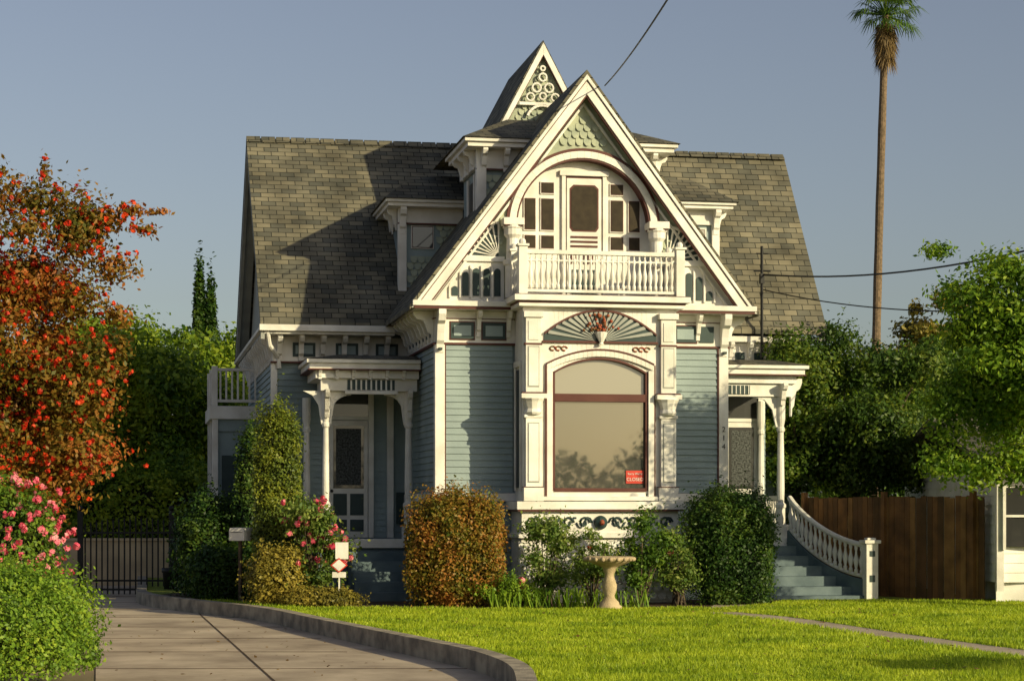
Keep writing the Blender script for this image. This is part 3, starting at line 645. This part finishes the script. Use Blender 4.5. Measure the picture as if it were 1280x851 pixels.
G_gold=leafmat('leaf_gold',(.09,.09,.015),(.26,.22,.035),(.46,.35,.06))
G_rose=leafmat('leaf_rose',(.04,.10,.015),(.14,.22,.035),(.32,.36,.08),.4,2.5)
F_red=leafmat('petal_red',(.38,.02,.008),(.65,.04,.012),(.8,.10,.02),.3)
F_pink=leafmat('petal_pink',(.62,.05,.10),(.82,.14,.22),(.9,.42,.44),.3)

# grass blades
rs=np.random.default_rng(3)
n=320000
Y=17.0+17.5*rs.random(n)**1.15; ky=np.array([p[1] for p in kerb])[::-1]; kx=np.array([p[0] for p in kerb])[::-1]
kX=np.interp(Y,ky,kx); X=kX+.02+(11.5-kX)*rs.random(n)
py=np.array([p[1] for p in pth])[::-1]; px_=np.array([p[0] for p in pth])[::-1]; pX=np.interp(Y,py,px_)
onpath=(Y<30.6)&(X>pX-.02)&(X<pX+.60)
vis=(np.abs(X/Y)<.30)&~onpath
bedY=np.interp(X,[-6.6,-3.4,-2.6,.4,3.3,4.2,5.2],[36.8,32.2,32,31.6,31.9,33.2,36])
vis&=~((Y>bedY)&(X<5)) 
X=X[vis];Y=Y[vis];m=len(X)
tuft=.5+.5*np.sin(X*3.1+np.sin(Y*2.3)*1.7)*np.sin(Y*2.7+np.sin(X*1.9)*2.1)
h=(.018+.045*rs.random(m))*(.75+.6*tuft); a=rs.random(m)*6.283; w=.006+.006*rs.random(m); w*=Y/22
dx,dy=np.cos(a),np.sin(a); lx,ly=(rs.normal(size=m)*.02,rs.normal(size=m)*.02)
V=np.stack([np.stack([X-dx*w,Y-dy*w,np.zeros(m)],1),np.stack([X+dx*w,Y+dy*w,np.zeros(m)],1),np.stack([X+lx,Y+ly,h],1)],1).reshape(-1,3)
me=bpy.data.meshes.new('grass'); me.vertices.add(3*m); me.vertices.foreach_set('co',V.astype(np.float32).ravel()); me.loops.add(3*m); me.loops.foreach_set('vertex_index',np.arange(3*m,dtype=np.int32))
me.polygons.add(m); me.polygons.foreach_set('loop_start',np.arange(0,3*m,3,dtype=np.int32)); me.polygons.foreach_set('loop_total',np.full(m,3,dtype=np.int32)); me.update(calc_edges=True)
me.materials.append(leafmat('grass_blade',(.16,.26,.012),(.37,.48,.022),(.58,.64,.045),.5,.9)); o=bpy.data.objects.new('grass',me); COL.objects.link(o)
n=520; X=rs.uniform(-5.5,6,n); Y=rs.uniform(18,32,n); kk=np.interp(Y,ky,kx); Z=np.where(X<kk-.2,-.172,.05); ok=(np.abs(X-kk)>.22)&(X>-3.75-(Y-18)*.21)
P=np.stack([X,Y,Z],1)[ok]; Nn=np.tile([0,0,1.0],(len(P),1))+.25*rs.normal(size=P.shape)
e=empty('fallen_leaves'); leafmesh('leaves',P,Nn,.05*(.6+.8*rs.random(len(P))),leafmat('leaf_litter',(.10,.06,.02),(.22,.13,.04),(.38,.26,.07)),e,rs)

bush('clipped_hedge',(-5.72,19.6,.35),(1.5,1.6,.72),60000,.045,G_hedge,11,2.8,30)
e,cl,r_=tree('bottlebrush_tree',(-7.6,27.4,-.18),(-7.0,27.2,3.8),(1.85,1.5,2.5),64,.42,80000,.075,G_redtree,21,.14,-.95,.15,None,
   [(-5.9,27,5.3,.45,.35,.3),(-5.5,27,5.5,.35,.28,.18),(-5.15,27,5.62,.25,.2,.10),(-4.8,27,5.6,.22,.12,.05),(-4.95,27,5.35,.22,.15,.10),(-5.9,27,4.4,.45,.4,.4),(-5.7,27,3.6,.4,.4,.4),(-6.0,27,2.5,.55,.5,.5),(-7.2,27,2.0,.9,.8,.6),(-5.4,27,4.85,.4,.3,.25),(-5.6,27,3.0,.35,.3,.3),(-6.2,27,1.9,.6,.5,.35),
    (-5.35,27,4.2,.25,.25,.2),(-5.3,27,3.75,.2,.2,.2),(-7.2,27,5.9,.7,.5,.35),(-6.4,27,5.75,.5,.4,.3),(-7.0,27,6.25,.12,.12,.3),(-6.3,27,6.15,.1,.1,.25)],.3)
P,_=sample(cl,1900,r_,.8,2,.3); P[:,1]-=.1; flowers(e,P,r_,F_red,.042,9)
bush('bougainvillea',(-6.65,25.5,1.05),(.9,.6,.95),14000,.06,G_mid,22,2.2,12,True,.6)
rr=np.random.default_rng(5); P,_=sample([(-6.6,25.4,1.25,.95,.65,.74)],280,rr,.9); flowers(bpy.data.objects['bougainvillea'],P,rr,F_pink,.05,12)
tree('background_tree',(-9.6,50,0),(-9.2,50,4.0),(2.6,2.0,3.1),46,.75,56000,.14,G_lush2,31,.2,-.9,.3)
tree('background_tree',(-12.4,51,0),(-12.4,51,3.6),(2.6,2,3.2),34,.8,34000,.15,G_lush2,32,.2,-.9,.3)
tree('background_tree',(-6.6,53,0),(-6.9,53,3.4),(1.8,2,3.0),24,.75,24000,.15,G_lush2,33,.2,-.9,.3)
bush('boundary_hedge',(-9.2,47.5,1.1),(3.6,.8,1.5),34000,.11,G_lush2,34,3,20)
for i,(x,z) in enumerate(((-11.25,10.3),(-10.85,9.6))):
    rs=np.random.default_rng(40+i); e=empty('italian_cypress'); P,Nn=sample([(x,72,z*.5,.26,.26,z*.5)],14000,rs,.6,2.4,.1)
    leafmesh('foliage',P,Nn,.16*(.6+.8*rs.random(len(P))),G_dark,e,rs); mb=MB(); mb.tube([(x,72,-.1),(x,72,z*.8)],[.12,.04]); mb.obj('trunk',BARK,e)
bush('columnar_cypress',(-3.98,33.9,1.6),(.38,.38,1.66),26000,.05,G_cyp,51,3.8,20,jit=.1)
bush('columnar_cypress',(-4.72,36.2,1.5),(.30,.3,1.6),9000,.06,G_dark,52,3,8)
bush('dark_shrub',(-5.5,36.6,.8),(.62,.5,1.05),14000,.07,G_dark,53,2.4,12,jit=.15)
bush('dark_shrub',(-5.0,35.4,.35),(.75,.5,.6),9000,.07,G_dark,54,2.4,12,jit=.15)
bush('gold_shrub',(-3.85,32.9,.42),(.48,.4,.52),9000,.06,G_gold,55,2.2,10,jit=.18)
bush('low_groundcover',(-3.1,32.5,.1),(.7,.35,.22),6000,.05,G_gold,56,2,8)
def rose(name,c,rad,n,seed,nf,fm,mat=None,ls=.07,kk=.62):
    rs=np.random.default_rng(seed); e=empty(name); cl=crown(c,rad,20,min(rad)*kk,rs,-1); P,Nn=sample(cl,n,rs,.0,2,.4)
    ok=P[:,2]>.02; leafmesh('foliage',P[ok],Nn[ok],ls*(.5+.9*rs.random(ok.sum())),mat or G_rose,e,rs)
    mb=MB()
    for q in cl: mb.tube([(c[0]+rs.normal()*.06,c[1]+rs.normal()*.06,0),(c[0]*.5+q[0]*.5,c[1]*.5+q[1]*.5,q[2]*.5),q[:3]],[.014,.01,.005],5)
    mb.obj('canes',BARK,e)
    if nf: 
        P,_=sample(cl,nf,rs,1.0); P=P[P[:,2]>c[2]-rad[2]*.4]; flowers(e,P,rs,fm,.06,16)
rose('rose_bush',(-3.25,33.1,1.0),(.58,.4,.85),8000,61,64,F_pink)
rose('rose_bush',(.55,32.7,.85),(.50,.35,.85),6500,62,0,F_red,G_rose,.06)
rose('rose_bush',(1.30,32.5,.72),(.40,.3,.72),4200,63,5,F_red,None,.055)
rose('rose_bush',(2.10,32.7,.88),(.50,.3,.88),6000,64,3,F_pink,G_mid,.06)
rose('rose_bush',(2.75,32.9,.70),(.42,.3,.72),5000,65,0,F_pink,G_rose,.06)
rose('flowering_plant',(.0,32.4,.28),(.6,.25,.3),3600,66,6,F_pink,G_hedge,.05)
bush('copper_bush',(-.92,32.8,.90),(.73,.6,.92),30000,.055,G_copper,71,3.6,36,jit=.11)
bush('round_bush',(3.62,33.3,.92),(.71,.6,.96),28000,.055,G_dark,72,3.2,36,jit=.11)
rs=np.random.default_rng(8); e=empty('agapanthus_plant')
mb=MB()
for _ in range(240):
    x=rs.uniform(-.35,2.2); y=32.1+rs.uniform(-.2,.3); a=rs.random()*6.28; h=.15+.2*rs.random(); d=Vector((math.cos(a),math.sin(a),0)); q=Vector((-d.y,d.x,0))*.012
    p=Vector((x,y,0)); mb.add([p-q,p+q,p+d*h*.4+q+Vector((0,0,h)),p+d*h*.4-q+Vector((0,0,h)),p+d*h*.9+Vector((0,0,h*.8))],[(0,1,2,3),(3,2,4)])
mb.obj('strap_leaves',G_hedge,e)
# right trees
tree('dark_tree',(6.9,40.5,0),(6.8,40.3,3.3),(1.9,1.6,2.6),52,.50,58000,.09,G_dkm,81,.14,-.9,.3)
tree('dark_tree',(5.5,41.5,0),(5.75,39.9,3.1),(.65,.7,2.6),18,.42,17000,.09,G_dkm,82,.1,-.9,.3)
tree('citrus_tree',(9.6,31.5,0),(8.5,31.2,3.95),(2.05,1.6,2.15),60,.48,80000,.085,G_lush,83,.14,-.8,.25,None,[(6.65,31,2.3,.4,.4,.3),(6.9,31,4.9,.4,.4,.3),(6.6,31,5.6,.3,.25,.15),(7.3,31,2.2,.6,.5,.35),(7.6,31,3.0,.7,.5,.5),(7.0,31,3.5,.5,.4,.4),(7.9,31,2.4,.6,.5,.4),(7.3,31,4.3,.6,.4,.4),(7.6,31,5.3,.6,.4,.35),(6.75,31,2.85,.4,.3,.35),(6.6,31,3.2,.3,.3,.25),(8.2,31,2.2,.5,.5,.3),(8.0,31,4.2,.7,.5,.5),(6.95,31,4.3,.35,.3,.3)],.25)
tree('background_tree',(13.6,62,0),(13.3,62,5.8),(2.5,2,2.5),36,.55,30000,.16,G_gold,84,.2,-.9,.3)  # gold leaf colour stands in for orange sunlight on this tree
tree('background_tree',(9.8,58,0),(9.8,58,4.2),(2.4,2,2.6),24,.7,20000,.17,G_lush2,85,.2,-.9,.3)
tree('background_tree',(17.5,60,0),(17,60,3.8),(2.5,2,2.6),24,.7,18000,.18,G_mid,86,.2,-.9,.3)
tree('background_tree',(9.4,44,0),(9.4,44,3.6),(1.6,1.4,1.8),24,.5,22000,.12,G_mid,89,.15,-.9,.3)
rs=np.random.default_rng(9); cl=[(x+rs.normal(),120+rs.normal()*3,2.2+rs.random()*1.5,3.5,3,2.6+rs.random()*1.5) for x in np.arange(-70,75,3.2)]
e=empty('distant_trees'); P,Nn=sample(cl,45000,rs,.5); leafmesh('foliage',P,Nn,.5*(.6+.8*rs.random(len(P))),G_mid,e,rs)
rs=np.random.default_rng(10); cl=[(x+rs.normal(),-55+rs.normal()*3,1.3+rs.random()*2.2,2.3,2,1.8+rs.random()*2.2) for x in np.arange(-60,60,2.5)]
e=empty('street_trees'); P,Nn=sample(cl,34000,rs,.5); leafmesh('foliage',P,Nn,.5*(.6+.8*rs.random(len(P))),G_dark,e,rs)
tree('street_tree',(13.6,12.6,0),(13.5,12.6,3.7),(2.3,1.6,.6),13,.26,3400,.14,G_mid,87,.10,-.5,.2)
tree('street_tree',(24.4,19,0),(24.2,18.4,11.0),(2.0,2.0,1.6),9,.5,2300,.18,G_mid,88,.25,-.5,.2)

# palm
e=empty('fan_palm'); mb=MB(); PX=14.45; PY=80; PH=21.3; pts=[];rad=[]
for i in range(15):
    t=i/14; pts.append((PX+.5*t**1.5,PY,PH*t)); rad.append(.19-.05*t+(.012 if i%2 else 0))
mb.tube(pts,rad,12); mb.obj('trunk',GREYWOOD,e)
rs=np.random.default_rng(12); fr=MB(); dead=MB(); top=Vector((PX+.5,PY,PH))
for k in range(120):
    el=rs.uniform(-75,85) if k<74 else -60; az_=rs.random()*360; d=Vector((math.cos(R(el))*math.cos(R(az_)),math.cos(R(el))*math.sin(R(az_)),math.sin(R(el))))
    L_=.5+.55*rs.random(); tgt=fr if el>-30 else dead
    if el<=-30: d=Vector((d.x*.9,d.y*.9,-1)).normalized(); st=top-Vector((0,0,rs.random()*1.4)); L_=.4
    else: st=top
    hub=st+d*L_; tgt.tube([st,hub],.018,4)
    side=d.cross(Vector((0,0,1))).normalized() if abs(d.z)<.98 else Vector((1,0,0)); upv=side.cross(d)
    for q in range(13):
        a=R(-80+q*13.3); dr=(d*math.cos(a)+side*math.sin(a)).normalized(); ln=(.72 if tgt is fr else .5)*(.7+.5*rs.random()); w=Vector(upv.cross(dr))*.026
        mid=hub+dr*ln*.6; tip=hub+dr*ln+Vector((0,0,-.3))
        tgt.add([hub,mid+w,tip,mid-w],[(0,1,2,3)])
fr.obj('fronds',G_mid,e); dead.obj('dead_fronds',leafmat('dead_frond',(.12,.08,.03),(.22,.15,.06),(.32,.22,.10)),e)

# ================================================================= OTHER OBJECTS
e=empty('bird_bath',(1.54,31.6,0)); mb=MB()
mb.lathe(0,0,0,[(.20,0),(.20,.05),(.16,.08),(.15,.12),(.09,.18),(.08,.22),(.11,.30),(.12,.38),(.08,.50),(.07,.56),(.10,.62),(.11,.66),(.16,.69),(.30,.74),(.385,.79),(.39,.83),(.375,.84),(.34,.81),(.20,.77),(.01,.76)],28)
for k in range(20):
    a=k*math.pi/10; mb.ball((.385*math.cos(a),.385*math.sin(a),.80),.035,6)
mb.obj('pedestal_and_bowl',STONE,e,True)
e=empty('iron_gate'); mb=MB(); GY=41
for x in np.arange(-8.75,-6.75,.115): mb.box(x-.014,x+.014,GY-.014,GY+.014,-.16,1.22+.12*math.cos((x+7.7)*1.5)); mb.lathe(float(x),GY,1.22+.12*math.cos((x+7.7)*1.5),[(.028,0),(.001,.10)],5)
for z in(-.08,.1,1.08): mb.box(-8.8,-6.7,GY-.018,GY+.018,z,z+.04)
for x in(-8.85,-6.98): mb.box(x-.05,x+.05,GY-.05,GY+.05,-.18,1.55); mb.ball((x,GY,1.6),.06,8)
for x in np.arange(-6.9,-6.0,.115): mb.box(x-.012,x+.012,GY-.012,GY+.012,-.1,1.2)
mb.box(-6.93,-6.0,GY-.015,GY+.015,1.08,1.115)
mb.obj('bars_and_posts',BLACK,e)
e=empty('black_planter',(-6.72,39.6,-.18)); mb=MB(); mb.lathe(0,0,0,[(.15,0),(.2,.5),(.22,.52),(.22,.6),(.19,.6),(.18,.5)],16); mb.obj('pot',BLACK,e,True)
e=empty('mailbox',(-4.62,34.0,0),R(-25)); mb=MB(); mb.box(-.025,.025,-.025,.025,0,1.05); mb.obj('post',BARK,e)
mb=MB(); mb.prism([(-.15,-.12,1.05),(.15,-.12,1.05),(.15,-.12,1.22),(.13,-.12,1.27),(-.13,-.12,1.27),(-.15,-.12,1.22)],(0,.4,0)); mb.obj('box',WHITE,e,False,.004)
mb=MB(); mb.box(-.12,.12,-.128,-.121,1.19,1.2); mb.obj('slot',BLACK,e)
e=empty('yard_sign',(-2.80,32.4,0)); mb=MB(); mb.box(-.012,.012,0,.02,0,1.0); mb.box(-.06,.15,-.012,-.002,.78,1.05); mb.box(-.11,.11,-.012,-.002,.48,.57); mb.obj('post_and_boards',WHITE,e)
mb=MB(); mb.uz([(-.14,.68),(0,.56),(.14,.68),(0,.80)],-.03,-.02); mb.obj('diamond_border',SIGNR,e); mb=MB(); mb.uz([(-.11,.68),(0,.585),(.11,.68),(0,.775)],-.036,-.031); mb.obj('diamond_face',WHITE,e)
FW=pm('fence_wood',(.27,.13,.045),(.12,.06,.025),2.5,.8,.5,14); e=empty('wooden_fence'); a=Vector((5.6,38.4,0)); b=Vector((8.12,34.0,0)); n=int((b-a).length/.145); r5=random.Random(3)
FW2=pm('fence_wood_light',(.36,.19,.065),(.19,.10,.035),2.5,.8,.5,14); FW3=pm('fence_wood_dark',(.17,.085,.035),(.09,.05,.02),2.5,.8,.5,14)
d=(b-a).normalized(); nn=Vector((d.y,-d.x,0)); fm=[MB(),MB(),MB()]
for i in range(n):
    mb=fm[r5.choice((0,0,1,2))]
    p=a+d*(i*.145+.003); h=1.80+r5.uniform(-.02,.02); q=d*.130; off=-nn*r5.uniform(0,.015)
    mb.prism([p+off,p+q+off,p+q+off+Vector((0,0,h)),p+off+Vector((0,0,h))],nn*-.02)
mb=fm[0]
for i in range(0,n,16):
    p=a+d*(i*.145); mb.prism([p-nn*.03,p-nn*.03+d*.09,p+nn*.06+d*.09,p+nn*.06],(0,0,1.9))
for mb,m_ in zip(fm,(FW,FW2,FW3)): mb.obj('planks',m_,e)
e=empty('neighbor_cottage'); mb=MB(); clap(mb,(8.2,33.8),(13,34.6),(0,-1),0.35,2.3,.16,.02); mb.box(8.25,13,34.7,42,0,2.3); clap(mb,(8.2,41),(8.2,33.8),(-1,0),.35,2.3,.16,.02); mb.box(8.18,8.3,33.74,33.86,.2,2.3)
mb.box(8.22,13,33.95,34.0,0,.36); mb.obj('walls',WHITE,e)
mb=MB(); mb.slab([(7.9,33.3,2.35),(13.5,33.3,2.35),(13.5,38,3.3),(7.9,38,3.3)],.1); mb.slab([(7.9,42.7,2.35),(13.5,42.7,2.35),(13.5,38,3.3),(7.9,38,3.3)],.1); mb.obj('roof',ROOF,e)
mb=MB(); mb.box(8.32,8.9,33.72,33.8,.95,1.95); mb.obj('window',DGL,e)
mb=MB(); mb.box(8.27,8.32,33.68,33.78,.9,2.0); mb.box(8.9,8.95,33.7,33.8,.9,2.0); mb.box(8.32,8.9,33.68,33.78,1.45,1.49); mb.obj('window_frame',WHITE,e)
def wire(name,a,b,sag,r=.018):
    mb=MB(); a=Vector(a);b=Vector(b); mb.tube([a.lerp(b,t)-Vector((0,0,sag*4*t*(1-t))) for t in np.linspace(0,1,24)],r,5); mb.obj(name,BLACK)
wire('power_line',(5.0,40.2,6.3),(10.5,26,6.2),.55,.017)
wire('power_line',(1.67,36,9.2),(1.75,20,7.0),.08,.012)
wire('power_line',(5.0,40.2,6.0),(10.8,30,5.0),.45,.012)

# ================================================================= LIGHT / CAMERA
SE=19.0; sx,sy=.765,-.644
sun=bpy.data.lights.new('sun','SUN'); sun.energy=5.0; sun.angle=R(.5); sun.color=(1,.86,.52)
so=bpy.data.objects.new('sun',sun); COL.objects.link(so)
dv=Vector((sx*math.cos(R(SE)),sy*math.cos(R(SE)),math.sin(R(SE)))); so.rotation_euler=dv.to_track_quat('Z','Y').to_euler()
w=bpy.data.worlds.new('World'); sc.world=w; w.use_nodes=True; t=w.node_tree; bg=t.nodes['Background']
sk=t.nodes.new('ShaderNodeTexSky'); sk.sky_type='NISHITA'; sk.sun_disc=False; sk.sun_elevation=R(SE); sk.sun_rotation=math.atan2(sx,sy); sk.dust_density=2.0; sk.air_density=1.0
hs=t.nodes.new('ShaderNodeHueSaturation'); hs.inputs['Saturation'].default_value=.76; hs.inputs['Hue'].default_value=.515
t.links.new(sk.outputs[0],hs.inputs['Color']); t.links.new(hs.outputs[0],bg.inputs[0]); bg.inputs[1].default_value=.095
cam=bpy.data.cameras.new('camera'); co=bpy.data.objects.new('camera',cam); COL.objects.link(co)
co.location=(0,0,1.6); co.rotation_euler=(R(90),0,0); cam.lens=70.31; cam.sensor_width=36; cam.shift_y=.1637; cam.clip_end=2000
sc.camera=co
